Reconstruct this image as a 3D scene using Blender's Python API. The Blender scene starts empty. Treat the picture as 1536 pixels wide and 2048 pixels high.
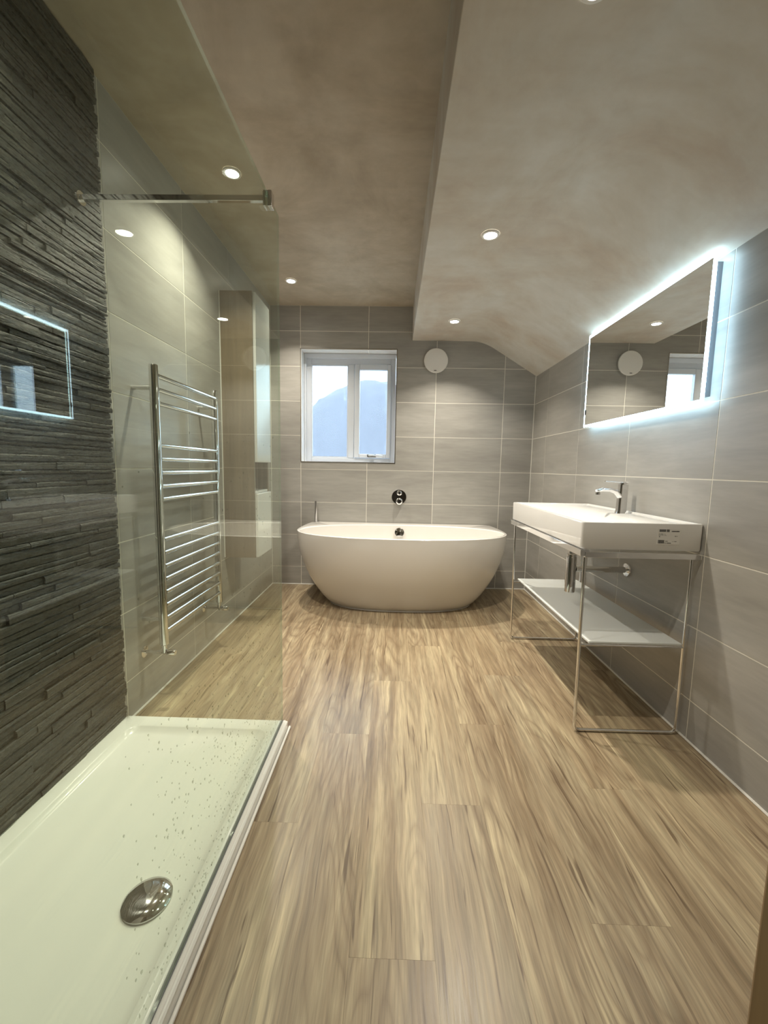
import bpy, bmesh, math, random
from mathutils import Vector, Matrix
random.seed(7)
PI = math.pi
scene = bpy.context.scene
COL = scene.collection

# ------------------------------------------------------------------ camera
F_PX, PITCH, ROLL, YAW, CAM_H = 823.95, 0.1067, 0.0183, 0.0204, 1.0997
def cam_vec(xr, u, d):
    c, s = math.cos(PITCH), math.sin(PITCH); yr = c*d + s*u; z = -s*d + c*u
    c, s = math.cos(YAW), math.sin(YAW)
    return Vector((c*xr - s*yr, s*xr + c*yr, z))
cr, sr = math.cos(ROLL), math.sin(ROLL)
right = cam_vec(cr, sr, 0); up = cam_vec(-sr, cr, 0); back = -cam_vec(0, 0, 1)
cam_data = bpy.data.cameras.new('camera')
cam_data.sensor_fit = 'HORIZONTAL'; cam_data.sensor_width = 36.0
cam_data.lens = F_PX/1536*36.0; cam_data.clip_start = 0.02; cam_data.clip_end = 200
cam = bpy.data.objects.new('camera', cam_data); COL.objects.link(cam)
cam.matrix_world = Matrix(((right.x, up.x, back.x, 0), (right.y, up.y, back.y, 0),
                           (right.z, up.z, back.z, CAM_H), (0, 0, 0, 1)))
scene.camera = cam

# ------------------------------------------------------------------ world, exposure
world = bpy.data.worlds.new('overcast_sky'); scene.world = world; world.use_nodes = True
bg = world.node_tree.nodes['Background']
bg.inputs[0].default_value = (0.61, 0.80, 1.0, 1); bg.inputs[1].default_value = 6.5
vs = scene.view_settings
vs.view_transform = 'Standard'; vs.look = 'None'; vs.gamma = 1.0; vs.use_curve_mapping = False
vs.exposure = 0.0
LAMP_W = 11.0          # each downlight
LAMP_COL = (1.0, 0.91, 0.77)
LED_COL = (0.50, 0.78, 1.0)

# ------------------------------------------------------------------ room numbers (metres)
XL, XR, D, NEAR = -1.114, 1.241, 3.758, 0.30
HL, HB = 2.50, 2.214
STONE_END, TRAY_TOP = 1.605, 0.04
GX = -0.444            # shower glass plane
WIN = (-0.838, 0.011, 1.145, 2.135)
T = 0.0009             # how far a tile stands proud of its grout

# ------------------------------------------------------------------ materials
def mat(name):
    m = bpy.data.materials.new(name); m.use_nodes = True
    nt = m.node_tree; b = nt.nodes['Principled BSDF']
    return m, nt, b
class G:
    """small helper for wiring nodes"""
    def __init__(s, nt): s.nt = nt
    def n(s, t, **k):
        x = s.nt.nodes.new(t)
        for a, v in k.items():
            if a.startswith('i_'):
                key = a[2:]; key = int(key) if key.isdigit() else key
                s.put(x.inputs[key], v)
            else: setattr(x, a, v)
        return x
    def put(s, sock, v):
        if hasattr(v, 'is_linked') or hasattr(v, 'links'): s.nt.links.new(v, sock)
        else: sock.default_value = v
    def math(s, op, a, b=0.0, c=0.0):
        x = s.nt.nodes.new('ShaderNodeMath'); x.operation = op
        s.put(x.inputs[0], a); s.put(x.inputs[1], b); s.put(x.inputs[2], c); return x.outputs[0]
    def mix(s, fac, a, b, mode='MIX'):
        x = s.nt.nodes.new('ShaderNodeMix'); x.data_type = 'RGBA'; x.blend_type = mode
        s.put(x.inputs[0], fac); s.put(x.inputs[6], a); s.put(x.inputs[7], b); return x.outputs[2]
    def noise(s, vec, scale=1.0, detail=3.0, rough=0.5, dist=0.0):
        x = s.n('ShaderNodeTexNoise'); s.put(x.inputs['Vector'], vec)
        x.inputs['Scale'].default_value = scale; x.inputs['Detail'].default_value = detail
        x.inputs['Roughness'].default_value = rough; x.inputs['Distortion'].default_value = dist
        return x.outputs[0]
    def ramp(s, fac, stops):
        x = s.n('ShaderNodeValToRGB'); s.put(x.inputs[0], fac)
        e = x.color_ramp.elements
        while len(e) < len(stops): e.new(0.5)
        for q, (p, c) in zip(e, stops):
            q.position = p; q.color = (c[0], c[1], c[2], 1) if hasattr(c, '__len__') else (c, c, c, 1)
        return x.outputs[0]
    def coords(s, scale=(1, 1, 1), rnd=0.0, kind='Object'):
        tc = s.n('ShaderNodeTexCoord').outputs[kind]
        mp = s.n('ShaderNodeMapping'); s.put(mp.inputs[0], tc); mp.inputs[3].default_value = scale
        out = mp.outputs[0]
        if rnd:
            oi = s.n('ShaderNodeObjectInfo').outputs['Random']
            r = s.math('MULTIPLY', oi, rnd)
            cx = s.n('ShaderNodeCombineXYZ'); s.put(cx.inputs[0], r); s.put(cx.inputs[1], s.math('MULTIPLY', r, 1.7)); s.put(cx.inputs[2], s.math('MULTIPLY', r, 0.6))
            ad = s.n('ShaderNodeVectorMath', operation='ADD'); s.put(ad.inputs[0], out); s.put(ad.inputs[1], cx.outputs[0]); out = ad.outputs[0]
        return out
    def bump(s, b, height, strength=0.2, dist=0.002):
        x = s.n('ShaderNodeBump'); x.inputs['Strength'].default_value = strength; x.inputs['Distance'].default_value = dist
        s.put(x.inputs['Height'], height); s.put(b.inputs['Normal'], x.outputs[0])
def simple(name, col, rough=0.5, metal=0.0, coat=0.0, spec=0.5):
    m, nt, b = mat(name)
    b.inputs['Base Color'].default_value = (*col, 1); b.inputs['Roughness'].default_value = rough
    b.inputs['Metallic'].default_value = metal; b.inputs['Coat Weight'].default_value = coat
    b.inputs['Specular IOR Level'].default_value = spec
    return m
def emission(name, col, strength):
    m = bpy.data.materials.new(name); m.use_nodes = True; nt = m.node_tree; nt.nodes.clear()
    e = nt.nodes.new('ShaderNodeEmission'); o = nt.nodes.new('ShaderNodeOutputMaterial')
    e.inputs[0].default_value = (*col, 1); e.inputs[1].default_value = strength
    nt.links.new(e.outputs[0], o.inputs[0]); return m

M = {}
# grey porcelain wall tile with soft streaks along its length
m, nt, b = mat('grey_porcelain_tile'); g = G(nt)
v1 = g.coords((1.6, 5, 9), 60); v2 = g.coords((7, 20, 55), 40)
n1 = g.noise(v1, 1.0, 4, 0.55, 0.4); n2 = g.noise(v2, 1.0, 3, 0.6)
c = g.ramp(n1, [(0.3, (0.345, 0.335, 0.31)), (0.52, (0.40, 0.39, 0.362)), (0.72, (0.46, 0.45, 0.42))])
c = g.mix(0.13, c, g.ramp(n2, [(0.3, 0.2), (0.7, 0.62)]), 'OVERLAY')
rv = g.n('ShaderNodeObjectInfo').outputs['Random']
c = g.mix(1.0, c, g.ramp(rv, [(0, 0.93), (1, 1.04)]), 'MULTIPLY')
g.put(b.inputs['Base Color'], c); g.put(b.inputs['Roughness'], g.ramp(n2, [(0.2, 0.30), (0.8, 0.42)]))
g.bump(b, n2, 0.05, 0.001); M['tile'] = m
M['grout'] = simple('pale_grout', (0.86, 0.84, 0.76), 0.85)
M['sealant'] = simple('white_sealant', (0.78, 0.77, 0.72), 0.45)
M['sub'] = simple('dark_screed', (0.06, 0.05, 0.04), 0.9)
# split face slate
m, nt, b = mat('charcoal_split_slate'); g = G(nt)
v = g.coords((3, 11, 75), 50); n1 = g.noise(v, 1.0, 5, 0.62, 0.6)
n2 = g.noise(g.coords((40, 45, 170), 30), 1.0, 5, 0.68)
c = g.ramp(n1, [(0.3, (0.024, 0.026, 0.022)), (0.55, (0.045, 0.046, 0.038)), (0.75, (0.095, 0.093, 0.079))])
g.put(b.inputs['Base Color'], c); g.put(b.inputs['Roughness'], g.ramp(n2, [(0.3, 0.18), (0.7, 0.42)]))
g.bump(b, g.math('ADD', g.math('MULTIPLY', n1, 1.0), g.math('MULTIPLY', n2, 0.6)), 0.7, 0.007); M['slate'] = m
M['slate_back'] = simple('slate_backing', (0.025, 0.025, 0.022), 0.8)
# bare pink-brown plaster, blotchy while it dries
def plaster(name, a, bb, cc):
    m, nt, b = mat(name); g = G(nt)
    v = g.coords((1, 1, 1))
    n1 = g.noise(v, 2.1, 6, 0.62, 0.5); n2 = g.noise(v, 9, 4, 0.6, 0.3)
    n3 = g.noise(g.coords((3, 14, 3)), 1.0, 3, 0.5, 0.5)
    c = g.ramp(n1, [(0.36, a), (0.50, bb), (0.63, cc)])
    c = g.mix(0.12, c, g.ramp(n3, [(0.3, 0.3), (0.7, 0.62)]), 'OVERLAY')
    c = g.mix(0.18, c, g.ramp(n2, [(0.3, 0.3), (0.7, 0.66)]), 'OVERLAY')
    g.put(b.inputs['Base Color'], c); b.inputs['Roughness'].default_value = 0.62
    g.bump(b, n2, 0.06, 0.002); return m
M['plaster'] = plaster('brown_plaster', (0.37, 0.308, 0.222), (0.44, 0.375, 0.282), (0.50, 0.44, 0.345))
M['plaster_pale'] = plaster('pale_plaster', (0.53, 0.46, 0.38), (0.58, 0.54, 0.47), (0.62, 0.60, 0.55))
# oak look vinyl plank
m, nt, b = mat('oak_vinyl_plank'); g = G(nt)
wv = g.noise(g.coords((3.5, 1.6, 1), 13), 1.0, 3, 0.55)
def grain(scale, rnd):
    v = g.coords((1, 1, 1)); sp = g.n('ShaderNodeSeparateXYZ'); g.put(sp.inputs[0], v)
    xx = g.math('ADD', sp.outputs[0], g.math('MULTIPLY', g.math('SUBTRACT', wv, 0.5), 0.05))
    r_ = g.math('MULTIPLY', g.n('ShaderNodeObjectInfo').outputs['Random'], rnd)
    cx = g.n('ShaderNodeCombineXYZ')
    g.put(cx.inputs[0], g.math('MULTIPLY_ADD', xx, scale[0], r_)); g.put(cx.inputs[1], g.math('MULTIPLY_ADD', sp.outputs[1], scale[1], g.math('MULTIPLY', r_, 1.7)))
    return cx.outputs[0]
nb = g.noise(grain((15, 0.9), 37), 1.0, 5, 0.66, 0.5); nf = g.noise(grain((230, 9), 53), 1.0, 3, 0.6, 0.1); nm = g.noise(grain((70, 2.6), 29), 1.0, 4, 0.66, 0.3)
nc = g.noise(grain((6.0, 0.9), 23), 1.0, 1.5, 0.45, 0.2); nk = g.noise(grain((58, 2.4), 71), 1.0, 3, 0.55, 0.4)
col = g.ramp(nb, [(0.27, (0.175, 0.122, 0.070)), (0.40, (0.285, 0.217, 0.137)), (0.50, (0.365, 0.290, 0.188)), (0.58, (0.425, 0.350, 0.230)), (0.70, (0.56, 0.475, 0.310))])
col = g.mix(0.6, col, g.ramp(nm, [(0.28, 0.22), (0.5, 0.47), (0.72, 0.70)]), 'OVERLAY')
ring = g.math('ABSOLUTE', g.math('SUBTRACT', g.math('FRACT', g.math('MULTIPLY', nc, 17.0)), 0.5))
ringc = g.ramp(ring, [(0.0, 1.0), (0.12, 0.5), (0.5, 0.0)])
mask = g.ramp(g.noise(g.coords((3.2, 0.5, 1), 91), 1.0, 2, 0.5), [(0.44, 0.0), (0.56, 1.0)])
col = g.mix(g.math('MULTIPLY', g.math('MULTIPLY', ringc, mask), 0.6), col, (0.17, 0.115, 0.068, 1))
col = g.mix(0.42, col, g.ramp(nf, [(0.25, 0.25), (0.5, 0.5), (0.75, 0.70)]), 'OVERLAY')
crack = g.ramp(nk, [(0.615, 0.0), (0.68, 1.0)])
col = g.mix(g.math('MULTIPLY', crack, 0.78), col, (0.105, 0.066, 0.038, 1))
rv = g.n('ShaderNodeObjectInfo').outputs['Random']
col = g.mix(1.0, col, g.ramp(rv, [(0.0, (0.93, 0.93, 0.93)), (0.5, (1.0, 0.99, 0.97)), (1.0, (1.05, 1.03, 1.0))]), 'MULTIPLY')
g.put(b.inputs['Base Color'], col); g.put(b.inputs['Roughness'], g.ramp(nf, [(0.2, 0.27), (0.8, 0.40)]))
g.bump(b, nf, 0.10, 0.0008); M['oak'] = m
# solid oak for the door lining, taupe woodgrain for the cabinet
def wood(name, a, c_, rough=0.45):
    m, nt, b = mat(name); g = G(nt)
    n1 = g.noise(g.coords((40, 40, 2.2), 11), 1.0, 4, 0.6, 0.4)
    g.put(b.inputs['Base Color'], g.ramp(n1, [(0.3, a), (0.7, c_)])); b.inputs['Roughness'].default_value = rough
    return m
M['door_oak'] = wood('door_oak', (0.30, 0.17, 0.07), (0.42, 0.26, 0.12))
M['cabinet_side'] = wood('taupe_woodgrain', (0.20, 0.152, 0.10), (0.27, 0.21, 0.14), 0.4)
M['chrome'] = simple('chrome', (0.82, 0.82, 0.83), 0.06, 1.0)
M['steel'] = simple('brushed_steel', (0.55, 0.54, 0.51), 0.22, 1.0)
M['dark_metal'] = simple('dark_seal', (0.14, 0.14, 0.15), 0.4)
M['acrylic'] = simple('white_acrylic', (0.82, 0.80, 0.76), 0.16, 0, 0.3)
M['ceramic'] = simple('white_ceramic', (0.86, 0.85, 0.82), 0.07, 0, 0.5)
M['tray'] = simple('white_tray_acrylic', (0.82, 0.83, 0.78), 0.2, 0, 0.2)
M['upvc'] = simple('white_upvc', (0.70, 0.75, 0.82), 0.3)
M['gloss_white'] = simple('white_gloss_door', (0.80, 0.81, 0.80), 0.12)
M['fan_white'] = simple('white_plastic', (0.80, 0.79, 0.76), 0.4)
M['grey_plastic'] = simple('grey_plastic', (0.16, 0.16, 0.17), 0.5)
M['black'] = simple('black_plastic', (0.015, 0.015, 0.015), 0.3)
M['ink'] = simple('grey_ink', (0.10, 0.10, 0.10), 0.6)
M['paper'] = simple('label_paper', (0.84, 0.83, 0.79), 0.5)
M['mirror'] = simple('mirror_glass', (0.88, 0.90, 0.89), 0.0, 1.0)
M['hall'] = simple('hall_paint', (0.30, 0.27, 0.23), 0.8)
M['white_rod'] = M['chrome']
M['leaf'] = simple('hazy_leaves', (0.105, 0.105, 0.115), 0.8)
M['ground'] = simple('outside_ground', (0.35, 0.38, 0.34), 0.9)
M['lamp'] = emission('lamp_lens', (1.0, 0.95, 0.85), 28.0)
M['led'] = emission('led_strip', LED_COL, 16.0)
M['led_border'] = emission('led_frosted_border', (0.62, 0.88, 1.0), 13.0)
# clear sheet glass: tinted straight-through plus a reflection that grows to grazing angles
def sheet_glass(name, tint, base=0.04, haze=0.0, rough=0.0, hazecol=(0.8, 0.85, 0.82)):
    m = bpy.data.materials.new(name); m.use_nodes = True; nt = m.node_tree; nt.nodes.clear(); g = G(nt)
    lw = g.n('ShaderNodeLayerWeight'); lw.inputs[0].default_value = 0.5
    f = g.math('MULTIPLY_ADD', g.math('POWER', lw.outputs['Facing'], 5.0), 1.0 - base, base)
    tr = g.n('ShaderNodeBsdfTransparent'); tr.inputs[0].default_value = (*tint, 1)
    gl = g.n('ShaderNodeBsdfGlossy'); gl.inputs['Roughness'].default_value = rough
    mx = g.n('ShaderNodeMixShader'); g.put(mx.inputs[0], f)
    nt.links.new(tr.outputs[0], mx.inputs[1]); nt.links.new(gl.outputs[0], mx.inputs[2])
    last = mx.outputs[0]
    if haze:
        df = g.n('ShaderNodeBsdfTranslucent'); df.inputs[0].default_value = (*hazecol, 1)
        m2 = g.n('ShaderNodeMixShader'); g.put(m2.inputs[0], haze)
        nt.links.new(last, m2.inputs[1]); nt.links.new(df.outputs[0], m2.inputs[2]); last = m2.outputs[0]
    o = g.n('ShaderNodeOutputMaterial'); nt.links.new(last, o.inputs[0]); return m
M['glass'] = sheet_glass('shower_glass', (0.925, 0.972, 0.915), 0.05)
M['glass_edge'] = sheet_glass('green_glass_edge', (0.74, 0.84, 0.74), 0.10, 0.06)
M['drop'] = sheet_glass('water_drop', (0.72, 0.74, 0.70), 0.10)
M['shelf_glass'] = simple('frosted_white_glass', (0.86, 0.90, 0.88), 0.25)
# condensation-covered window pane
m = bpy.data.materials.new('misted_pane'); m.use_nodes = True; nt = m.node_tree; nt.nodes.clear(); g = G(nt)
v = g.coords((1, 1, 1)); n1 = g.noise(g.coords((9, 9, 2.4)), 1.0, 4, 0.6, 1.2)
tr = g.n('ShaderNodeBsdfTransparent'); tr.inputs[0].default_value = (0.97, 0.99, 1, 1)
rf = g.n('ShaderNodeBsdfRefraction'); rf.inputs['Roughness'].default_value = 0.05; rf.inputs['IOR'].default_value = 1.3
tl = g.n('ShaderNodeBsdfTranslucent'); tl.inputs[0].default_value = (0.85, 0.92, 1, 1)
a1 = g.n('ShaderNodeMixShader'); a1.inputs[0].default_value = 1.0
nt.links.new(tr.outputs[0], a1.inputs[1]); nt.links.new(rf.outputs[0], a1.inputs[2])
a2 = g.n('ShaderNodeMixShader'); g.put(a2.inputs[0], g.ramp(n1, [(0.35, 0.02), (0.58, 0.03), (0.70, 0.13)]))
nt.links.new(a1.outputs[0], a2.inputs[1]); nt.links.new(tl.outputs[0], a2.inputs[2])
o = g.n('ShaderNodeOutputMaterial'); nt.links.new(a2.outputs[0], o.inputs[0]); M['pane'] = m

# ------------------------------------------------------------------ mesh helpers
def bm_new(): return bmesh.new()
def box(bm, x0, x1, y0, y1, z0, z1):
    v = [bm.verts.new(p) for p in ((x0,y0,z0),(x1,y0,z0),(x1,y1,z0),(x0,y1,z0),(x0,y0,z1),(x1,y0,z1),(x1,y1,z1),(x0,y1,z1))]
    for f in ((3,2,1,0),(4,5,6,7),(0,1,5,4),(1,2,6,5),(2,3,7,6),(3,0,4,7)): bm.faces.new([v[i] for i in f])
    return v
def loft(bm, rings, cap0=False, cap1=False, closed=True):
    R = [[bm.verts.new(p) for p in r] for r in rings]
    n = len(R[0])
    for a, b_ in zip(R, R[1:]):
        for i in range(n if closed else n-1):
            j = (i+1) % n; bm.faces.new((a[i], a[j], b_[j], b_[i]))
    if cap0: bm.faces.new(list(reversed(R[0])))
    if cap1: bm.faces.new(R[-1])
    return R
def tube(bm, pts, r, n=12, cap=True, squash=None):
    pts = [Vector(p) for p in pts]; rr = r if hasattr(r, '__len__') else [r]*len(pts)
    t0 = (pts[1]-pts[0]).normalized()
    ref = Vector((0,0,1)) if abs(t0.z) < 0.9 else Vector((1,0,0))
    u = t0.cross(ref).normalized(); rings = []
    for i, p in enumerate(pts):
        t = (pts[min(i+1, len(pts)-1)] - pts[max(i-1, 0)]).normalized()
        u = (u - t*u.dot(t)).normalized(); w = t.cross(u)
        k = 1.0
        if 0 < i < len(pts)-1:
            a = (pts[i]-pts[i-1]).normalized().dot(t); k = 1/max(a, 0.5)
        s = squash or (1, 1)
        rings.append([p + (u*math.cos(q)*s[0] + w*math.sin(q)*s[1])*rr[i] for q in (2*PI*j/n for j in range(n))])
    loft(bm, rings, cap, cap)
def lathe(bm, prof, origin, axis, n=32, cap0=True, cap1=True):
    """prof: list of (radius, distance along axis)"""
    ax = Vector(axis).normalized(); ref = Vector((0,0,1)) if abs(ax.z) < 0.9 else Vector((1,0,0))
    u = ax.cross(ref).normalized(); w = ax.cross(u); o = Vector(origin)
    loft(bm, [[o + ax*h + (u*math.cos(2*PI*i/n) + w*math.sin(2*PI*i/n))*r for i in range(n)] for r, h in prof], cap0, cap1)
def arc_path(pts, rad, seg=5):
    """polyline with rounded corners"""
    P = [Vector(p) for p in pts]; out = [P[0]]
    for a, b_, c_ in zip(P, P[1:], P[2:]):
        d1 = (a-b_).normalized(); d2 = (c_-b_).normalized()
        for i in range(seg+1):
            t = i/seg; p0 = b_ + d1*rad; p2 = b_ + d2*rad
            out.append(p0*(1-t)**2 + b_*2*t*(1-t) + p2*t*t)
    out.append(P[-1]); return out
def rrect(x0, x1, y0, y1, r, z, seg=6):
    pts = []
    for cx, cy, a0 in ((x1-r, y1-r, 0), (x0+r, y1-r, PI/2), (x0+r, y0+r, PI), (x1-r, y0+r, 1.5*PI)):
        for i in range(seg+1):
            a = a0 + PI/2*i/seg; pts.append(Vector((cx + r*math.cos(a), cy + r*math.sin(a), z)))
    return pts
def obj(name, bm, material, parent=None, smooth=False, bevel=0.0, loc=None, rotz=None):
    bmesh.ops.recalc_face_normals(bm, faces=bm.faces[:])
    me = bpy.data.meshes.new(name); bm.to_mesh(me); bm.free()
    me.materials.append(M[material] if isinstance(material, str) else material)
    return link(name, me, parent, smooth, bevel, loc, rotz)
def link(name, me, parent=None, smooth=False, bevel=0.0, loc=None, rotz=None):
    o = bpy.data.objects.new(name, me); COL.objects.link(o)
    if loc is not None: o.location = loc
    if rotz is not None: o.rotation_euler = (0, 0, rotz)
    if parent:
        o.parent = parent
    if smooth:
        for p in me.polygons: p.use_smooth = True
        try: me.set_sharp_from_angle(angle=math.radians(38))
        except Exception: pass
    if bevel:
        md = o.modifiers.new('edge', 'BEVEL'); md.width = bevel; md.segments = 2; md.limit_method = 'ANGLE'; md.angle_limit = math.radians(50)
        for p in me.polygons: p.use_smooth = True
        try: me.set_sharp_from_angle(angle=math.radians(38))
        except Exception: pass
    return o
def tag(o, label=None, cat=None, group=None, kind=None):
    if label: o['label'] = label
    if cat: o['category'] = cat
    if group: o['group'] = group
    if kind: o['kind'] = kind
    return o
def thing(name, label, cat, loc=(0,0,0), group=None):
    o = bpy.data.objects.new(name, None); COL.objects.link(o); o.location = loc; o.empty_display_size = 0.05
    return tag(o, label, cat, group)
# parts are written in world coordinates; keep() gives them their thing's base as parent
def part(name, bm, material, root, **k):
    o = obj(name, bm, material, root, **k)
    o.matrix_parent_inverse = Matrix.Translation(root.location).inverted() if root.parent is None else Matrix.Identity(4)
    return o
def sub(name, bm, material, par, **k):
    # parent is a part whose own mesh is already in world coordinates
    return obj(name, bm, material, par, **k)
def struct(name, bm, material, **k):
    return tag(obj(name, bm, material, **k), kind='structure')

# ------------------------------------------------------------------ floor
bm = bm_new(); box(bm, XL-0.12, XR+0.12, -1.5, D+0.12, -0.06, -0.004)
floor = struct('floor', bm, 'sub')
floor['label'] = 'oak-look plank floor of the bathroom'
PW, PL_, GAP = 0.195, 1.22, 0.00015
x = 0.312 - PW*8; col_i = 0; plank_cache = {}
while x < XR:
    x0, x1 = max(x, XL), min(x+PW, XR)
    if x1 - x0 > 0.004:
        off = (1.69 + (col_i-8)*0.437) % PL_
        y = off - PL_*3
        while y < D:
            lo = -1.5
            y0, y1 = max(y, lo), min(y+PL_, D)
            if y1 - y0 > 0.004:
                key = (round(x1-x0, 4), round(y1-y0, 4))
                if key not in plank_cache:
                    b_ = bm_new(); box(b_, GAP, key[0]-GAP, GAP, key[1]-GAP, -0.0038, 0)
                    bmesh.ops.recalc_face_normals(b_, faces=b_.faces[:])
                    me = bpy.data.meshes.new('plank'); b_.to_mesh(me); b_.free(); me.materials.append(M['oak']); plank_cache[key] = me
                link('plank', plank_cache[key], floor, loc=(x0, y0, 0))
            y += PL_
    x += PW; col_i += 1

# ------------------------------------------------------------------ walls and tiles
tile_cache = {}
def rect_minus(r, h):
    x0, x1, z0, z1 = r; a0, a1, b0, b1 = h
    if a0 >= x1 or a1 <= x0 or b0 >= z1 or b1 <= z0: return [r]
    out = []
    if b0 > z0: out.append((x0, x1, z0, b0))
    if b1 < z1: out.append((x0, x1, b1, z1))
    m0, m1 = max(z0, b0), min(z1, b1)
    if a0 > x0: out.append((x0, a0, m0, m1))
    if a1 < x1: out.append((a1, x1, m0, m1))
    return out
def tile(par, u, v, w, h, place, rz, holes=()):
    """one tile; (u,v) its lower corner on the wall, place(u,v) -> world position"""
    rects = [(0, w, 0, h)]
    for hh in holes:
        q = (hh[0]-u, hh[1]-u, hh[2]-v, hh[3]-v)
        rects = [s for r in rects for s in rect_minus(r, q)]
    if not rects: return
    key = tuple(tuple(round(c, 4) for c in r) for r in rects)
    if key not in tile_cache:
        b_ = bm_new()
        for r in rects: box(b_, r[0], r[1], -T, 0, r[2], r[3])
        bmesh.ops.recalc_face_normals(b_, faces=b_.faces[:])
        me = bpy.data.meshes.new('tile'); b_.to_mesh(me); b_.free(); me.materials.append(M['tile']); tile_cache[key] = me
    link('tile', tile_cache[key], par, loc=place(u, v), rotz=rz)
GR = 0.0046
def tiles(par, u0, u1, v1, ustart, place, rz, holes=(), top=None, v0=0.003):
    us = [u0]
    k = math.ceil((u0+0.01-ustart)/0.602)
    while ustart + 0.602*k < u1-0.01: us.append(ustart + 0.602*k); k += 1
    us.append(u1)
    vsn = [v0] + [0.171+0.302*k for k in range(9) if 0.171+0.302*k < v1-0.012] + [v1]
    for a, b_ in zip(us, us[1:]):
        for c_, d_ in zip(vsn, vsn[1:]):
            if top and c_ > top((a+b_)/2): continue
            tile(par, a+GR/2, c_+GR/2, b_-a-GR, d_-c_-GR, place, rz, holes)
# back wall with the window opening
bm = bm_new()
for r in rect_minus((XL-0.12, XR+0.12, -0.06, HL+0.1), WIN): box(bm, r[0], r[1], D, D+0.30, r[2], r[3])
wall_back = struct('wall_back', bm, 'grout')
WH = (WIN[0]-0.006, WIN[1]+0.006, WIN[2]-0.006, WIN[3]+0.006)
tiles(wall_back, XL+0.004, XR-0.004, HL, -0.841, lambda u, v: (u, D, v), 0, [WH],
      top=lambda x: HL if x < 0.16 else (HB if x < 0.75 else 2.06))
# left wall: plain tile beyond the shower, split slate beside the tray
bm = bm_new(); box(bm, XL-0.12, XL, NEAR-0.12, D, -0.06, HL+0.1)
wall_left = struct('wall_left', bm, 'grout')
tiles(wall_left, STONE_END, D-0.004, HL, 2.242, lambda u, v: (XL, u, v), PI/2)
# right wall
bm = bm_new(); box(bm, XR, XR+0.12, NEAR-0.12, D, -0.06, HL+0.1)
wall_right = struct('wall_right', bm, 'grout')
tiles(wall_right, -(D-0.004), -NEAR, 1.925, -2.837, lambda u, v: (XR, -u, v), -PI/2)

# slate strips: rough ledges of different height, length and depth
rng = random.Random(21)
def strip_bm(bm, y0, y1, z0, z1, dep, rg):
    n = max(2, min(5, int((y1-y0)/0.06))); xs = XL + 0.008
    F = []
    for i in range(n+1):
        y = y0 + (y1-y0)*i/n
        d1 = dep + rg.uniform(-0.0018, 0.0018); d2 = dep + rg.uniform(-0.0022, 0.001); d3 = d1*0.5 + d2*0.5 + rg.uniform(0.0, 0.0016)
        zt = z1 - rg.uniform(0.0002, 0.0016)
        F.append([Vector((xs, y, z0)), Vector((XL+d2, y, z0+0.0006)), Vector((XL+d3, y, (z0+zt)/2)), Vector((XL+d1, y, zt-rg.uniform(0.002, 0.0045))), Vector((XL+d1-rg.uniform(0.0025, 0.004), y, zt)), Vector((xs, y, zt+0.0002))])
    R = [[bm.verts.new(p) for p in r] for r in F]
    for a, b_ in zip(R, R[1:]):
        for i in range(5): bm.faces.new((a[i], a[i+1], b_[i+1], b_[i]))
    bm.faces.new(R[0]); bm.faces.new(list(reversed(R[-1])))
bm = bm_new(); box(bm, XL, XL+0.008, NEAR, STONE_END, TRAY_TOP, HL)
sb = obj('slate_backing', bm, 'slate_back', wall_left)
z = TRAY_TOP + 0.001; strips = []
while z < HL-0.004:
    hgt = min(rng.choice((0.013, 0.017, 0.021, 0.025, 0.030)), HL-0.001-z)
    if HL - z - hgt < 0.012: hgt = HL-0.001-z
    y = STONE_END
    while y > NEAR + 0.001:
        ln = rng.uniform(0.10, 0.42)
        y0 = max(NEAR, y-ln)
        if y0 - NEAR < 0.05: y0 = NEAR
        strips.append((y0+0.0005, y-0.0005, z, z+hgt-0.0008, rng.uniform(0.0125, 0.0235))); y = y0
    z += hgt
strips.sort(key=lambda s: -max(0.0, s[1]-max(s[0], 1.0))*(s[3]-s[2])); far = bm_new()
for i, s in enumerate(strips):
    if i < 299:
        b_ = bm_new(); strip_bm(b_, *s, rng); obj('stone_strip', b_, 'slate', wall_left)
    else: strip_bm(far, *s, rng)
o = obj('stone_strips', far, 'slate', wall_left); o['kind'] = 'stuff'

# wall with the doorway the photograph is taken from, and unseen hall walls added behind it to shut out sky light
DO = (-0.62, 0.3035, 2.02)
bm = bm_new()
box(bm, XL-0.12, DO[0], NEAR-0.12, NEAR, -0.004, HL+0.1); box(bm, DO[1]+0.03, XR+0.12, NEAR-0.12, NEAR, -0.004, HL+0.1)
box(bm, DO[0], DO[1]+0.03, NEAR-0.12, NEAR, DO[2]+0.03, HL+0.1)
struct('wall_near', bm, 'hall')
bm = bm_new(); box(bm, DO[1], DO[1]+0.03, NEAR-0.13, NEAR+0.004, 0, DO[2]+0.03)
d1 = struct('door_1', bm, 'door_oak', bevel=0.003)
bm = bm_new(); box(bm, DO[0], DO[1], NEAR-0.13, NEAR+0.004, DO[2], DO[2]+0.03); obj('door_head', bm, 'door_oak', d1)
bm = bm_new(); box(bm, DO[0], DO[0]+0.004, NEAR-0.13, NEAR+0.004, 0, DO[2]); obj('door_lining', bm, 'door_oak', d1)
bm = bm_new()
box(bm, XL-0.12, XL-0.02, -1.5, NEAR-0.12, -0.004, HL+0.1); box(bm, XR+0.02, XR+0.12, -1.5, NEAR-0.12, -0.004, HL+0.1)
box(bm, XL-0.12, XR+0.12, -1.6, -1.5, -0.004, HL+0.1)
struct('wall_hall_unseen', bm, 'hall')

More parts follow.
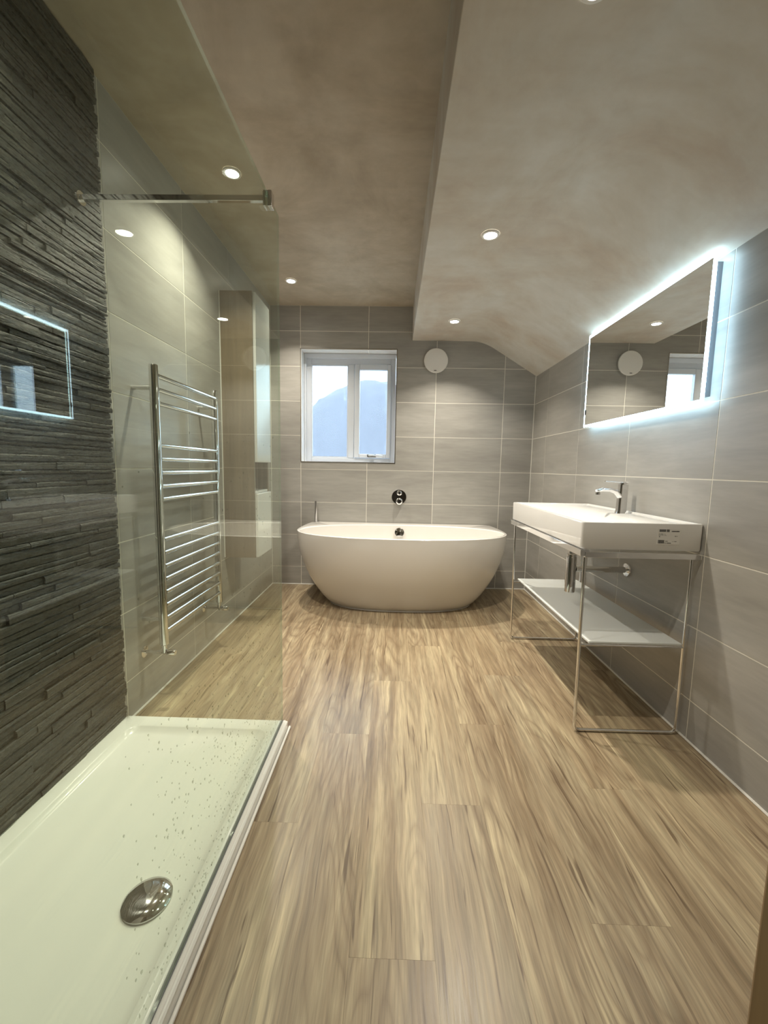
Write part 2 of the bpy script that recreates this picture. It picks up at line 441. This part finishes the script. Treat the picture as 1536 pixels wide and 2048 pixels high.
# ceiling, with the boxed drop that bends into the roof slope on the right
bm = bm_new(); box(bm, XL-0.12, XR+0.12, -1.6, D+0.3, HL, HL+0.1)
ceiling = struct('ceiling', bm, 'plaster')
prof = [(0.145, HL)]
prof += [(0.145, HB+0.002), (0.147, HB), (0.66, HB)]
for i in range(1, 9):
    t = i/9; a = (0.66, HB); bq = (0.765, HB); cq = (0.87, 2.150)
    prof.append(((1-t)**2*a[0] + 2*t*(1-t)*bq[0] + t*t*cq[0], (1-t)**2*a[1] + 2*t*(1-t)*bq[1] + t*t*cq[1]))
prof += [(0.87, 2.150), (XR, 1.925), (XR, HL)]
bm = bm_new(); loft(bm, [[(x_, NEAR, z_) for x_, z_ in prof], [(x_, D, z_) for x_, z_ in prof]], True, True)
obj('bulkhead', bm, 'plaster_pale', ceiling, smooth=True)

# white sealant beads along the edges
def bead(name, pts, r=0.005):
    bm = bm_new(); tube(bm, pts, r, 6); return struct(name, bm, 'sealant')
bead('trim_1', [(XL+0.004, STONE_END+0.012, 0.003), (XL+0.004, D-0.004, 0.003)])
bead('trim_2', [(XL+0.006, D-0.004, 0.003), (XR-0.006, D-0.004, 0.003)])
bead('trim_3', [(XR-0.004, NEAR, 0.003), (XR-0.004, D-0.004, 0.003)])
bead('trim_4', [(XR-0.003, D-0.003, 0.006), (XR-0.003, D-0.003, 1.93)], 0.004)
bead('trim_5', [(XL+0.003, D-0.003, 0.006), (XL+0.003, D-0.003, HL-0.004)], 0.004)

# ------------------------------------------------------------------ window
FY = D + 0.15
w0, w1, z0, z1 = WIN
def frame_rect(bm, x0, x1, z0, z1, l, r, bt, tp, y0, y1):
    box(bm, x0, x0+l, y0, y1, z0, z1); box(bm, x1-r, x1, y0, y1, z0, z1)
    box(bm, x0+l, x1-r, y0, y1, z0, z0+bt); box(bm, x0+l, x1-r, y0, y1, z1-tp, z1)
bm = bm_new(); frame_rect(bm, w0+0.004, w1-0.004, z0+0.002, z1-0.004, 0.060, 0.046, 0.040, 0.092, FY, FY+0.06)
box(bm, -0.430, -0.374, FY-0.004, FY+0.06, z0+0.042, z1-0.096)
window = struct('window_1', bm, 'upvc', bevel=0.004)
bm = bm_new(); frame_rect(bm, w0+0.004, w1-0.004, z0+0.003, z1-0.006, 0.016, 0.008, 0.001, 0.040, FY-0.022, FY-0.001); obj('frame_extension', bm, 'upvc', window, bevel=0.002)
bm = bm_new(); frame_rect(bm, -0.372, -0.036, 1.190, 2.040, 0.048, 0.036, 0.036, 0.050, FY-0.014, FY+0.03); sash = obj('sash', bm, 'upvc', window, bevel=0.005)
bm = bm_new(); frame_rect(bm, -0.776, -0.431, 1.188, 2.038, 0.010, 0.010, 0.010, 0.010, FY+0.004, FY+0.03); obj('glazing_bead', bm, 'upvc', window)
bm = bm_new(); box(bm, -0.768, -0.438, FY+0.022, FY+0.028, 1.196, 2.032); obj('pane', bm, 'pane', window)
bm = bm_new(); box(bm, -0.326, -0.070, FY+0.014, FY+0.020, 1.224, 1.992); obj('pane', bm, 'pane', window)
bm = bm_new()
box(bm, -0.245, -0.165, FY-0.030, FY-0.014, 1.198, 1.222)
tube(bm, [(-0.235, FY-0.040, 1.211), (-0.20, FY-0.044, 1.212), (-0.10, FY-0.040, 1.207)], [0.008, 0.007, 0.005], 8)
tube(bm, [(-0.228, FY-0.014, 1.211), (-0.228, FY-0.042, 1.211)], 0.009, 10)
obj('window_handle', bm, 'steel', sash, smooth=True)
# tiled reveal and its metal edge
for nm, b4 in (('reveal_tile', (w0-0.001, w0+0.003, z0, z1)), ('reveal_tile', (w1-0.003, w1+0.001, z0, z1))):
    bm = bm_new(); box(bm, b4[0], b4[1], D+0.002, FY+0.06, b4[2], b4[3]); obj(nm, bm, 'ceramic', window)
for a, c_ in ((w0+0.003, -0.244), (-0.240, w1-0.003)):
    bm = bm_new(); box(bm, a, c_, D+0.002, FY+0.06, z1-0.004, z1); obj('reveal_tile', bm, 'ceramic', window)
bm = bm_new(); box(bm, w0, w1, D+0.002, FY+0.06, z0, z0+0.002); obj('sill_tile', bm, 'ceramic', window)
bm = bm_new(); frame_rect(bm, w0-0.005, w1+0.005, z0-0.005, z1+0.005, 0.006, 0.006, 0.006, 0.006, D-0.004, D+0.004); obj('edge_trim', bm, 'steel', window)

# what stands outside: a rounded tree and the ground, seen only through the misted panes
tr_root = thing('round_tree', 'rounded tree outside, blurred blue behind the misted window', 'tree', (-0.5, 9.4, -2.6))
bm = bm_new(); bmesh.ops.create_icosphere(bm, subdivisions=5, radius=1.0)
r2 = random.Random(3)
for vv in bm.verts:
    k = 1 + 0.02*math.sin(vv.co.x*9+1)*math.cos(vv.co.z*8) + r2.uniform(-0.012, 0.012)
    vv.co = Vector((vv.co.x*2.0*k - 0.5, vv.co.y*1.5*k + 9.4, vv.co.z*2.5*k + 0.50))
part('crown', bm, 'leaf', tr_root, smooth=True)
bm = bm_new(); tube(bm, [(-0.5, 9.4, -2.6), (-0.5, 9.4, -0.5)], [0.25, 0.18], 12); part('trunk', bm, 'leaf', tr_root)
bm = bm_new(); box(bm, -30, 30, D+2.0, 60, -2.7, -2.6); tag(obj('ground', bm, 'ground'), 'open ground outside, far below the window', 'ground', kind='structure')

# ------------------------------------------------------------------ bath
bx = 0.075
bath = thing('bathtub', 'white back-to-wall bathtub with curved front standing under the window', 'bathtub', (bx, 3.40, 0))
NB = 120; BC = Vector((bx, 3.36, 0))
def d_outline(a, yf, z, sideY=3.30, yb=D-0.006, ab=None):
    """D plan: straight back on the wall, sides easing in, elliptical front"""
    pts = []; ab = ab or a
    for i in range(NB):
        th = 2*PI*i/NB; c, s = math.cos(th), math.sin(th)
        # march the ray out to the outline
        lo, hi = 0.0, 2.5
        for _ in range(40):
            md = (lo+hi)/2; x_ = md*c; y_ = BC.y + md*s
            if y_ > yb: inside = False
            elif y_ >= sideY:
                t = (y_-sideY)/(yb-sideY); w = a + (ab-a)*t*t
                inside = abs(x_) < w
            else: inside = (abs(x_)/a)**2.35 + ((sideY-y_)/(sideY-yf))**2.35 < 1
            if inside: lo = md
            else: hi = md
        pts.append(Vector((BC.x + lo*c, BC.y + lo*s, z)))
    return pts
RIM = 0.594
rings = []
for i in range(17):
    t = i/16; z = t*RIM
    k = math.sin(t*PI/2)**0.78 if t > 0 else 0
    a = 0.575 + (0.842-0.575)*k; yf = 3.075 + (2.878-3.075)*k
    ab = 0.52 + (0.80-0.52)*k; sy = 3.36 + (3.34-3.36)*k
    rings.append(d_outline(a, yf, z, sy, ab=ab))
rings.append(d_outline(0.838, 2.882, RIM+0.003, 3.34, ab=0.796))
def ell(a, b_, cy, z, n=2.3):
    pts = []
    for i in range(NB):
        th = 2*PI*i/NB; c, s = math.cos(th), math.sin(th)
        r = 1/((abs(c)/a)**n + (abs(s)/b_)**n)**(1/n)
        pts.append(Vector((bx + r*c, cy + r*s, z)))
    return pts
rings.append(ell(0.815, 0.372, 3.275, RIM+0.003)); rings.append(ell(0.808, 0.365, 3.275, RIM-0.004))
for i in range(1, 11):
    t = i/10; k = math.cos(t*PI/2)**0.55 if t < 1 else 0.0
    rings.append(ell(0.40+0.405*k, 0.19+0.173*k, 3.275, RIM-0.006 - 0.43*t**0.9))
bm = bm_new(); loft(bm, rings, True, True); tub = part('tub', bm, 'acrylic', bath, smooth=True)
bm = bm_new(); o1 = d_outline(0.583, 3.066, 0.001, 3.36, ab=0.53); o2 = d_outline(0.574, 3.074, 0.008, 3.36, ab=0.52); loft(bm, [o1, o2], True, True)
part('base_seal', bm, 'sealant', bath)
bm = bm_new(); lathe(bm, [(0.044, 0), (0.044, 0.008), (0.041, 0.014), (0.02, 0.018), (0.001, 0.019)], (0.066, 3.622, 0.530), (0, -1, 0.30), 32); part('overflow', bm, 'chrome', bath, smooth=True)
bm = bm_new(); lathe(bm, [(0.035, 0), (0.035, 0.004), (0.03, 0.008)], (0.075, 3.30, 0.158), (0, 0, 1), 24); part('plug', bm, 'chrome', bath, smooth=True)
hs = thing('hand_shower', 'slim chrome hand shower wand upright on the left rear corner of the bathtub', 'hand shower', (-0.694, 3.706, RIM+0.003))
bm = bm_new(); lathe(bm, [(0.022, 0), (0.022, 0.004), (0.016, 0.007)], (-0.694, 3.706, RIM+0.0035), (0, 0, 1), 20); part('holder', bm, 'chrome', hs, smooth=True)
bm = bm_new(); tube(bm, [(-0.694, 3.706, RIM+0.008), (-0.696, 3.706, 0.79)], 0.0125, 14); part('wand', bm, 'chrome', hs, smooth=True)

# bath control plate
mx = thing('bath_mixer', 'round chrome control plate with two knobs on the tiled wall above the bathtub', 'mixer', (0.058, D-T, 0.838))
bm = bm_new(); lathe(bm, [(0.068, 0), (0.068, 0.006), (0.066, 0.009)], (0.058, D-T, 0.838), (0, -1, 0), 40); part('plate', bm, 'chrome', mx, smooth=True)
for zz in (0.876, 0.800):
    r_ = 0.023 if zz > 0.84 else 0.030
    bm = bm_new(); lathe(bm, [(r_, 0.0095), (r_, 0.030), (r_-0.003, 0.033), (r_-0.009, 0.034), (r_-0.010, 0.045), (r_-0.012, 0.047)], (0.060, D-T, zz), (0, -1, 0), 28); kn = part('knob', bm, 'chrome', mx, smooth=True)
    bm = bm_new(); box(bm, 0.056, 0.064, D-0.058, D-0.050, zz-0.013, zz+0.013); sub('lever', bm, 'black', kn)

# extractor fan
fn = thing('extractor_fan', 'round white extractor fan cover on the tiled wall right of the window', 'fan', (0.355, D-T, 2.04))
bm = bm_new(); lathe(bm, [(0.090, 0), (0.090, 0.018)], (0.355, D-T, 2.04), (0, -1, 0), 40); part('base', bm, 'fan_white', fn, smooth=True)
bm = bm_new(); lathe(bm, [(0.100, 0.0185), (0.105, 0.022), (0.105, 0.030), (0.101, 0.035), (0.06, 0.0375), (0.001, 0.038)], (0.355, D-T, 2.04), (0, -1, 0), 48); cv = part('cover', bm, 'fan_white', fn, smooth=True)
bm = bm_new(); box(bm, 0.338, 0.360, D-0.0385, D-0.0375, 1.951, 1.957); sub('logo', bm, 'ink', cv)

# ------------------------------------------------------------------ downlights
def downlight(x, y, z, label, power=1.0):
    t = thing('downlight', label, 'ceiling light', (x, y, z), 'recessed ceiling downlights')
    bm = bm_new(); lathe(bm, [(0.030, -0.004), (0.032, -0.007), (0.041, -0.006), (0.043, -0.0005)], (x, y, z), (0, 0, 1), 32, False, False); part('bezel', bm, 'fan_white', t, smooth=True)
    bm = bm_new(); lathe(bm, [(0.030, -0.0055), (0.030, -0.002)], (x, y, z), (0, 0, 1), 28); part('lens', bm, 'lamp', t)
    L = bpy.data.lights.new('bulb', 'AREA'); L.shape = 'DISK'; L.size = 0.052; L.energy = LAMP_W*power; L.color = LAMP_COL; L.spread = math.radians(112)
    lo = bpy.data.objects.new('bulb', L); COL.objects.link(lo); lo.parent = t; lo.location = (0, 0, -0.0075)
downlight(-0.805, 3.278, HL, 'lit downlight in the brown ceiling, nearest the window wall')
downlight(-0.805, 2.129, HL, 'lit downlight in the brown ceiling, seen through the shower glass')
downlight(-0.805, 0.985, HL, 'downlight in the brown ceiling directly above the shower tray', 0.75)
downlight(0.440, 3.264, HB, 'lit downlight in the lowered pale ceiling, nearest the extractor fan')
downlight(0.440, 2.102, HB, 'lit downlight in the lowered pale ceiling, middle of its row')
downlight(0.446, 1.076, HB, 'lit downlight in the lowered pale ceiling at the top edge of the photo', 0.4)

# ------------------------------------------------------------------ towel radiator
RX, RY0, RY1 = -1.020, 1.769, 2.362
rad = thing('towel_radiator', 'tall chrome ladder towel radiator on the left tiled wall', 'radiator', (RX, (RY0+RY1)/2, 0.27))
for y in (RY0, RY1):
    bm = bm_new(); lathe(bm, [(0.015, 0), (0.0185, 0.004), (0.0185, 1.226), (0.0165, 1.230)], (RX, y, 0.285), (0, 0, 1), 24); part('post', bm, 'chrome', rad, smooth=True)
RZ = [1.472, 1.415, 1.357, 1.178, 1.120, 1.061, 1.002, 0.945] + [0.766-0.0598*k for k in range(8)]
for z in RZ:
    bm = bm_new(); tube(bm, [(RX+0.006, RY0+0.014, z), (RX+0.006, RY1-0.014, z)], 0.0112, 14); part('rail', bm, 'chrome', rad, smooth=True)
for y in (RY0, RY1):
    for z in (1.419, 0.405):
        bm = bm_new(); lathe(bm, [(0.0095, 0), (0.0095, 0.082)], (XL+T, y, z), (1, 0, 0), 14); br = part('bracket', bm, 'chrome', rad, smooth=True)
    bm = bm_new()
    tube(bm, [(XL+T+0.006, y, 0.250), (RX+0.012, y, 0.250)], 0.0085, 12); tube(bm, [(RX, y, 0.250), (RX, y, 0.286)], 0.011, 12)
    vl = part('valve', bm, 'chrome', rad, smooth=True)
    bm = bm_new(); lathe(bm, [(0.010, 0), (0.0135, 0.004), (0.0135, 0.034), (0.011, 0.038)], (RX+0.012, y, 0.250), (1, 0, 0), 18); sub('valve_head', bm, 'chrome', vl, smooth=True)
    bm = bm_new(); lathe(bm, [(0.026, 0), (0.026, 0.003), (0.012, 0.008)], (XL+T, y, 0.250), (1, 0, 0), 24); sub('pipe_collar', bm, 'chrome', vl, smooth=True)

# ------------------------------------------------------------------ tall cabinet
CX0, CX1, CY0, CY1, CZ0, CZ1 = XL+T, -0.905, 2.678, 2.985, 0.488, 2.182
cb = thing('wall_cabinet', 'tall narrow wall-hung cabinet with taupe sides and white doors on the left wall', 'cabinet', (CX0, 2.83, CZ0))
bm = bm_new(); box(bm, CX0, CX1, CY0, CY0+0.018, CZ0, CZ1); part('side_panel', bm, 'cabinet_side', cb)
bm = bm_new(); box(bm, CX0, CX1, CY1-0.018, CY1, CZ0, CZ1); part('side_panel', bm, 'cabinet_side', cb)
bm = bm_new(); box(bm, CX0, CX0+0.012, CY0+0.018, CY1-0.018, CZ0, CZ1); part('back_panel', bm, 'cabinet_side', cb)
for nm, za, zb in (('bottom_panel', CZ0, CZ0+0.018), ('shelf', 0.915, 0.933), ('shelf', 1.121, 1.139), ('top_panel', CZ1-0.018, CZ1)):
    bm = bm_new(); box(bm, CX0+0.012, CX1-0.004, CY0+0.018, CY1-0.018, za, zb); part(nm, bm, 'cabinet_side' if nm != 'shelf' else 'gloss_white', cb)
for za, zb in ((CZ0+0.002, 0.914), (1.122, CZ1-0.002)):
    bm = bm_new(); box(bm, CX1, CX1+0.018, CY0+0.012, CY1-0.002, za, zb); part('door', bm, 'gloss_white', cb, bevel=0.002)
bead_o = bm_new(); tube(bead_o, [(CX0+0.003, CY0-0.001, CZ0), (CX0+0.003, CY0-0.001, CZ1)], 0.004, 6); part('sealant_bead', bead_o, 'sealant', cb)

# ------------------------------------------------------------------ shower tray
TX0, TX1, TY0, TY1 = XL+0.010, -0.420, NEAR+0.002, 1.617
tray = thing('shower_tray', 'low white rectangular shower tray along the dark stone wall', 'shower tray', ((TX0+TX1)/2, 1.0, 0))
def tr_ring(ins, r, z): return rrect(TX0+ins, TX1-ins, TY0+ins, TY1-ins, r, z, 8)
bm = bm_new()
loft(bm, [tr_ring(0, 0.006, 0.001), tr_ring(0, 0.006, TRAY_TOP-0.004), tr_ring(0.004, 0.006, TRAY_TOP),
          rrect(TX0+0.055, TX1-0.062, TY0+0.055, TY1-0.062, 0.045, TRAY_TOP, 8), rrect(TX0+0.059, TX1-0.066, TY0+0.059, TY1-0.066, 0.044, TRAY_TOP-0.003, 8),
          rrect(TX0+0.066, TX1-0.074, TY0+0.066, TY1-0.078, 0.042, TRAY_TOP-0.014, 8), rrect(TX0+0.078, TX1-0.09, TY0+0.078, TY1-0.098, 0.040, TRAY_TOP-0.019, 8),
          rrect(TX0+0.20, TX1-0.13, TY0+0.3, TY1-0.4, 0.040, TRAY_TOP-0.024, 8)], True, True)
part('tray_body', bm, 'tray', tray, smooth=True)
bm = bm_new(); lathe(bm, [(0.050, 0.0), (0.056, 0.003), (0.057, 0.008), (0.050, 0.014), (0.030, 0.019), (0.001, 0.021)], (-0.590, 0.904, TRAY_TOP-0.0245), (0, 0, 1), 48); part('waste_cover', bm, 'chrome', tray, smooth=True)
bm = bm_new(); box(bm, TX1+0.0005, TX1+0.010, TY0, TY1+0.010, 0.001, 0.010); part('floor_seal', bm, 'sealant', tray, bevel=0.003)
# glass screen
sc = thing('shower_screen', 'tall clear glass shower screen on the outer edge of the tray', 'shower screen', (GX, 1.0, TRAY_TOP))
bm = bm_new(); box(bm, GX-0.004, GX+0.004, NEAR+0.004, 1.612, TRAY_TOP+0.005, 2.012)
gp = part('glass_panel', bm, 'glass', sc)
gp.data.materials.append(M['glass_edge'])
for p in gp.data.polygons:
    if abs(p.normal.x) < 0.5: p.material_index = 1
bm = bm_new(); box(bm, GX-0.005, GX+0.005, NEAR+0.004, 1.612, TRAY_TOP+0.0002, TRAY_TOP+0.0030); part('bottom_seal', bm, 'dark_metal', sc)
bm = bm_new(); box(bm, GX+0.0072, GX+0.016, NEAR+0.004, 1.612, TRAY_TOP+0.0002, TRAY_TOP+0.003); part('deflector_strip', bm, 'sealant', sc, bevel=0.002)
bm = bm_new(); box(bm, GX-0.012, GX-0.0042, 1.474, 1.506, 1.968, 2.018); box(bm, GX+0.0042, GX+0.018, 1.474, 1.506, 1.968, 2.018); box(bm, GX-0.0042, GX+0.0042, 1.474, 1.506, 2.0122, 2.018)
cl = part('clamp', bm, 'chrome', sc, bevel=0.002)
bm = bm_new(); box(bm, XL+0.0305, GX-0.0122, 1.482, 1.498, 1.988, 2.006); part('support_bar', bm, 'chrome', sc, bevel=0.001)
bm = bm_new(); lathe(bm, [(0.022, 0), (0.022, 0.006)], (XL+0.024, 1.490, 1.997), (1, 0, 0), 24); part('wall_flange', bm, 'chrome', sc, smooth=True)
bm = bm_new(); r3 = random.Random(5); nd = 0
while nd < 900:
    y = r3.uniform(0.62, 1.60); z = TRAY_TOP + 0.03 + 1.15*r3.random()**1.7
    dens = 0.25 + 0.75*(1 - abs(y-1.12)/0.55) if z < 0.6 else 0.35*(y > 1.2) + 0.05
    if r3.random() > dens: continue
    r_ = r3.uniform(0.0011, 0.0026) * (1.0 if r3.random() < 0.9 else 1.5); st = r3.uniform(1.0, 1.6); x = GX-0.0043
    ring = [bm.verts.new((x, y+r_*math.cos(a), z+r_*st*math.sin(a))) for a in (PI*k/3 for k in range(6))]
    ring2 = [bm.verts.new((x-r_*0.55, y+0.55*r_*math.cos(a), z+0.55*r_*st*math.sin(a))) for a in (PI*k/3 for k in range(6))]
    for k in range(6): bm.faces.new((ring[k], ring[(k+1) % 6], ring2[(k+1) % 6], ring2[k]))
    bm.faces.new(ring2); nd += 1
dr = sub('water_drops', bm, 'drop', gp, smooth=True); dr['kind'] = 'stuff'

# ------------------------------------------------------------------ illuminated mirror
MY0, MY1, MZ0, MZ1, MX = 1.662, 2.668, 1.376, 1.930, XR-T-0.046
mr = thing('led_mirror', 'rectangular backlit mirror with glowing white edges on the right wall', 'mirror', (XR-T, (MY0+MY1)/2, MZ0))
bm = bm_new(); box(bm, MX+0.008, XR-T, MY0+0.026, MY1-0.026, MZ0+0.026, MZ1-0.026); part('back_box', bm, 'grey_plastic', mr)
bm = bm_new(); box(bm, MX, MX+0.005, MY0+0.014, MY1-0.009, MZ0+0.012, MZ1-0.016); part('mirror_pane', bm, 'mirror', mr)
bw = 0.010
for ya, yb, za, zb in ((MY0, MY0+0.0139, MZ0, MZ1), (MY1-0.0089, MY1, MZ0, MZ1), (MY0+0.0139, MY1-0.0089, MZ0, MZ0+0.0119), (MY0+0.0139, MY1-0.0089, MZ1-0.0159, MZ1)):
    bm = bm_new(); box(bm, MX-0.0005, MX+0.0055, ya, yb, za, zb); part('lit_border', bm, 'led_border', mr)
for ya, yb, za, zb in ((MY0+0.008, MY0+0.018, MZ0+0.03, MZ1-0.03), (MY1-0.018, MY1-0.008, MZ0+0.03, MZ1-0.03), (MY0+0.03, MY1-0.03, MZ0+0.008, MZ0+0.018), (MY0+0.03, MY1-0.03, MZ1-0.018, MZ1-0.008)):
    bm = bm_new(); box(bm, MX+0.0062, MX+0.010, ya, yb, za, zb); part('led_strip', bm, 'led', mr)
bm = bm_new(); box(bm, MX-0.003, MX-0.0006, MY1-0.016, MY1-0.0085, MZ0+0.075, MZ0+0.105); part('touch_switch', bm, 'black', mr)

# ------------------------------------------------------------------ washbasin, stand, tap, trap
BX0, BX1, BY0, BY1, BZ0, BZ1 = 0.760, XR-T-0.001, 1.648, 2.612, 0.790, 0.900
bs = thing('washbasin', 'long rectangular white washbasin against the right wall below the mirror', 'washbasin', ((BX0+BX1)/2, (BY0+BY1)/2, BZ0))
def bring(i, r, z): return rrect(BX0+i[0], BX1-i[1], BY0+i[2], BY1-i[2], r, z, 6)
bm = bm_new()
rg = [bring((0.006, 0, 0.004), 0.012, BZ0), bring((0.001, 0, 0.001), 0.012, BZ0+0.006), bring((0, 0, 0), 0.012, BZ1-0.006), bring((0.0015, 0.001, 0.0015), 0.011, BZ1-0.0015), bring((0.005, 0.004, 0.005), 0.010, BZ1),
      bring((0.012, 0.012, 0.012), 0.010, BZ1), bring((0.015, 0.016, 0.015), 0.010, BZ1-0.003), bring((0.018, 0.018, 0.018), 0.012, BZ1-0.009),
      bring((0.022, 0.120, 0.035), 0.030, BZ1-0.011)]
for k in range(1, 9):
    t = k/8; s = t**0.75
    rg.append(bring((0.022+0.085*s, 0.120+0.075*s, 0.035+0.20*s), 0.030+0.05*s, BZ1-0.011-0.078*math.sin(t*PI/2)))
loft(bm, rg, True, True); basin_o = part('basin', bm, 'ceramic', bs, smooth=True)
bm = bm_new(); lathe(bm, [(0.033, 0), (0.033, 0.003), (0.028, 0.006)], (0.945, 2.13, BZ1-0.0895), (0, 0, 1), 28); part('basin_waste', bm, 'chrome', bs, smooth=True)
# paper label with bar codes on the near end of the basin
LX0, LX1, LZ0, LZ1, LY = 1.058, 1.148, 0.816, 0.879, BY0
bm = bm_new(); box(bm, LX0, LX1, LY-0.0008, LY+0.003, LZ0, LZ1); st_ = part('paper_label', bm, 'paper', bs)
r4 = random.Random(9); bars = []
def marks(u0, u1, v0, v1, dens):
    u = u0
    while u < u1:
        w = r4.uniform(0.004, 0.012)
        if r4.random() < dens: bars.append((u, min(u+w, u1), v0, v1))
        u += w + r4.uniform(0.002, 0.006)
marks(0.08, 0.52, 0.80, 0.96, 0.95); marks(0.60, 0.95, 0.81, 0.88, 0.95); marks(0.06, 0.34, 0.64, 0.68, 0.9); marks(0.06, 0.40, 0.57, 0.59, 0.8)
marks(0.06, 0.12, 0.46, 0.53, 0.9); marks(0.74, 0.88, 0.50, 0.56, 0.6); marks(0.05, 0.32, 0.06, 0.28, 0.95); marks(0.34, 0.62, 0.06, 0.11, 0.9); marks(0.36, 0.48, 0.17, 0.24, 0.5); marks(0.68, 0.85, 0.17, 0.22, 0.6)
bm = bm_new()
for a, b_, c_, d_ in bars:
    box(bm, LX0+a*(LX1-LX0), LX0+b_*(LX1-LX0), LY-0.0010, LY-0.0007, LZ0+c_*(LZ1-LZ0), LZ0+d_*(LZ1-LZ0))
sub('label_print', bm, 'ink', st_)

ws = thing('washstand', 'slim chrome washstand frame with white glass shelf under the washbasin', 'washstand', (1.0, 2.14, 0))
bm = bm_new(); box(bm, 0.757, 0.775, 1.640, 2.618, 0.762, 0.7885); part('front_bar', bm, 'chrome', ws, bevel=0.001)
for ya, yb in ((1.640, 1.652), (2.606, 2.618)):
    bm = bm_new(); box(bm, 0.7755, XR-T-0.001, ya, yb, 0.757, 0.780); part('side_bar', bm, 'chrome', ws, bevel=0.001)
bm = bm_new(); box(bm, 0.776, 0.798, 1.652, 1.672, 0.760, 0.786); part('corner_block', bm, 'chrome', ws, bevel=0.001)
bm = bm_new(); box(bm, 0.776, 0.798, 2.586, 2.606, 0.760, 0.786); part('corner_block', bm, 'chrome', ws, bevel=0.001)
for y in (1.664, 2.618):
    bm = bm_new(); tube(bm, arc_path([(0.786, y, 0.762), (0.792, y, 0.008), (1.216, y, 0.008), (1.216, y, 0.762)], 0.025, 5), 0.0065, 12); part('leg_frame', bm, 'chrome', ws, smooth=True)
    bm = bm_new(); tube(bm, [(0.79, y, 0.3835), (1.214, y, 0.3835)], 0.005, 10); part('shelf_rail', bm, 'chrome', ws, smooth=True)
bm = bm_new(); box(bm, 0.828, 1.210, 1.668, 2.652, 0.389, 0.397); part('glass_shelf', bm, 'shelf_glass', ws, bevel=0.001)

tp = thing('basin_tap', 'chrome single-lever tap standing on the washbasin', 'tap', (1.172, 2.135, BZ1-0.011))
tx, ty, tz = 1.172, 2.135, BZ1-0.0105
bm = bm_new(); loft(bm, [rrect(tx-0.024, tx+0.026, ty-0.021, ty+0.021, 0.014, tz, 5), rrect(tx-0.020, tx+0.026, ty-0.018, ty+0.018, 0.012, tz+0.02, 5), rrect(tx-0.017, tx+0.026, ty-0.017, ty+0.017, 0.010, tz+0.10, 5), rrect(tx-0.016, tx+0.026, ty-0.017, ty+0.017, 0.010, tz+0.148, 5)], True, True); part('tap_body', bm, 'chrome', tp, smooth=True)
bm = bm_new(); sp = [(tx-0.008, ty, tz+0.085), (tx-0.03, ty, tz+0.110), (tx-0.06, ty, tz+0.120), (tx-0.10, ty, tz+0.120), (tx-0.128, ty, tz+0.112)]
tube(bm, sp, [0.017, 0.016, 0.014, 0.0125, 0.011], 14, True, (1.15, 0.75)); s_o = part('spout', bm, 'chrome', tp, smooth=True)
bm = bm_new(); lathe(bm, [(0.011, 0), (0.011, 0.012)], (tx-0.120, ty, tz+0.106), (0, 0, -1), 18); sub('aerator', bm, 'steel', s_o, smooth=True)
bm = bm_new(); tube(bm, [(tx+0.020, ty, tz+0.158), (tx-0.02, ty, tz+0.160), (tx-0.06, ty, tz+0.160), (tx-0.088, ty, tz+0.163)], [0.017, 0.016, 0.011, 0.009], 12, True, (1.0, 0.35)); lathe(bm, [(0.016, 0), (0.016, 0.014)], (tx+0.003, ty, tz+0.1482), (0, 0, 1), 20); part('lever', bm, 'chrome', tp, smooth=True)

bt = thing('bottle_trap', 'chrome bottle trap and waste pipe hanging under the washbasin', 'waste trap', (0.945, 2.148, 0.464))
qx, qy = 0.946, 2.148
bm = bm_new(); lathe(bm, [(0.024, 0.655), (0.024, 0.668), (0.018, 0.672), (0.018, BZ0-0.001)], (qx, qy, 0), (0, 0, 1), 24); part('tailpipe', bm, 'chrome', bt, smooth=True)
bm = bm_new(); lathe(bm, [(0.022, 0.464), (0.026, 0.468), (0.026, 0.648), (0.024, 0.6545)], (qx, qy, 0), (0, 0, 1), 28); part('trap_body', bm, 'chrome', bt, smooth=True)
bm = bm_new(); lathe(bm, [(0.016, 0.024), (0.016, XR-T-0.002-qx)], (qx, qy, 0.590), (1, 0, 0), 24); part('waste_pipe', bm, 'chrome', bt, smooth=True)
bm = bm_new(); lathe(bm, [(0.019, 0), (0.034, 0.006), (0.037, 0.012), (0.037, 0.014)], (XR-T-0.0145, qy, 0.590), (1, 0, 0), 28); part('wall_flange', bm, 'chrome', bt, smooth=True)
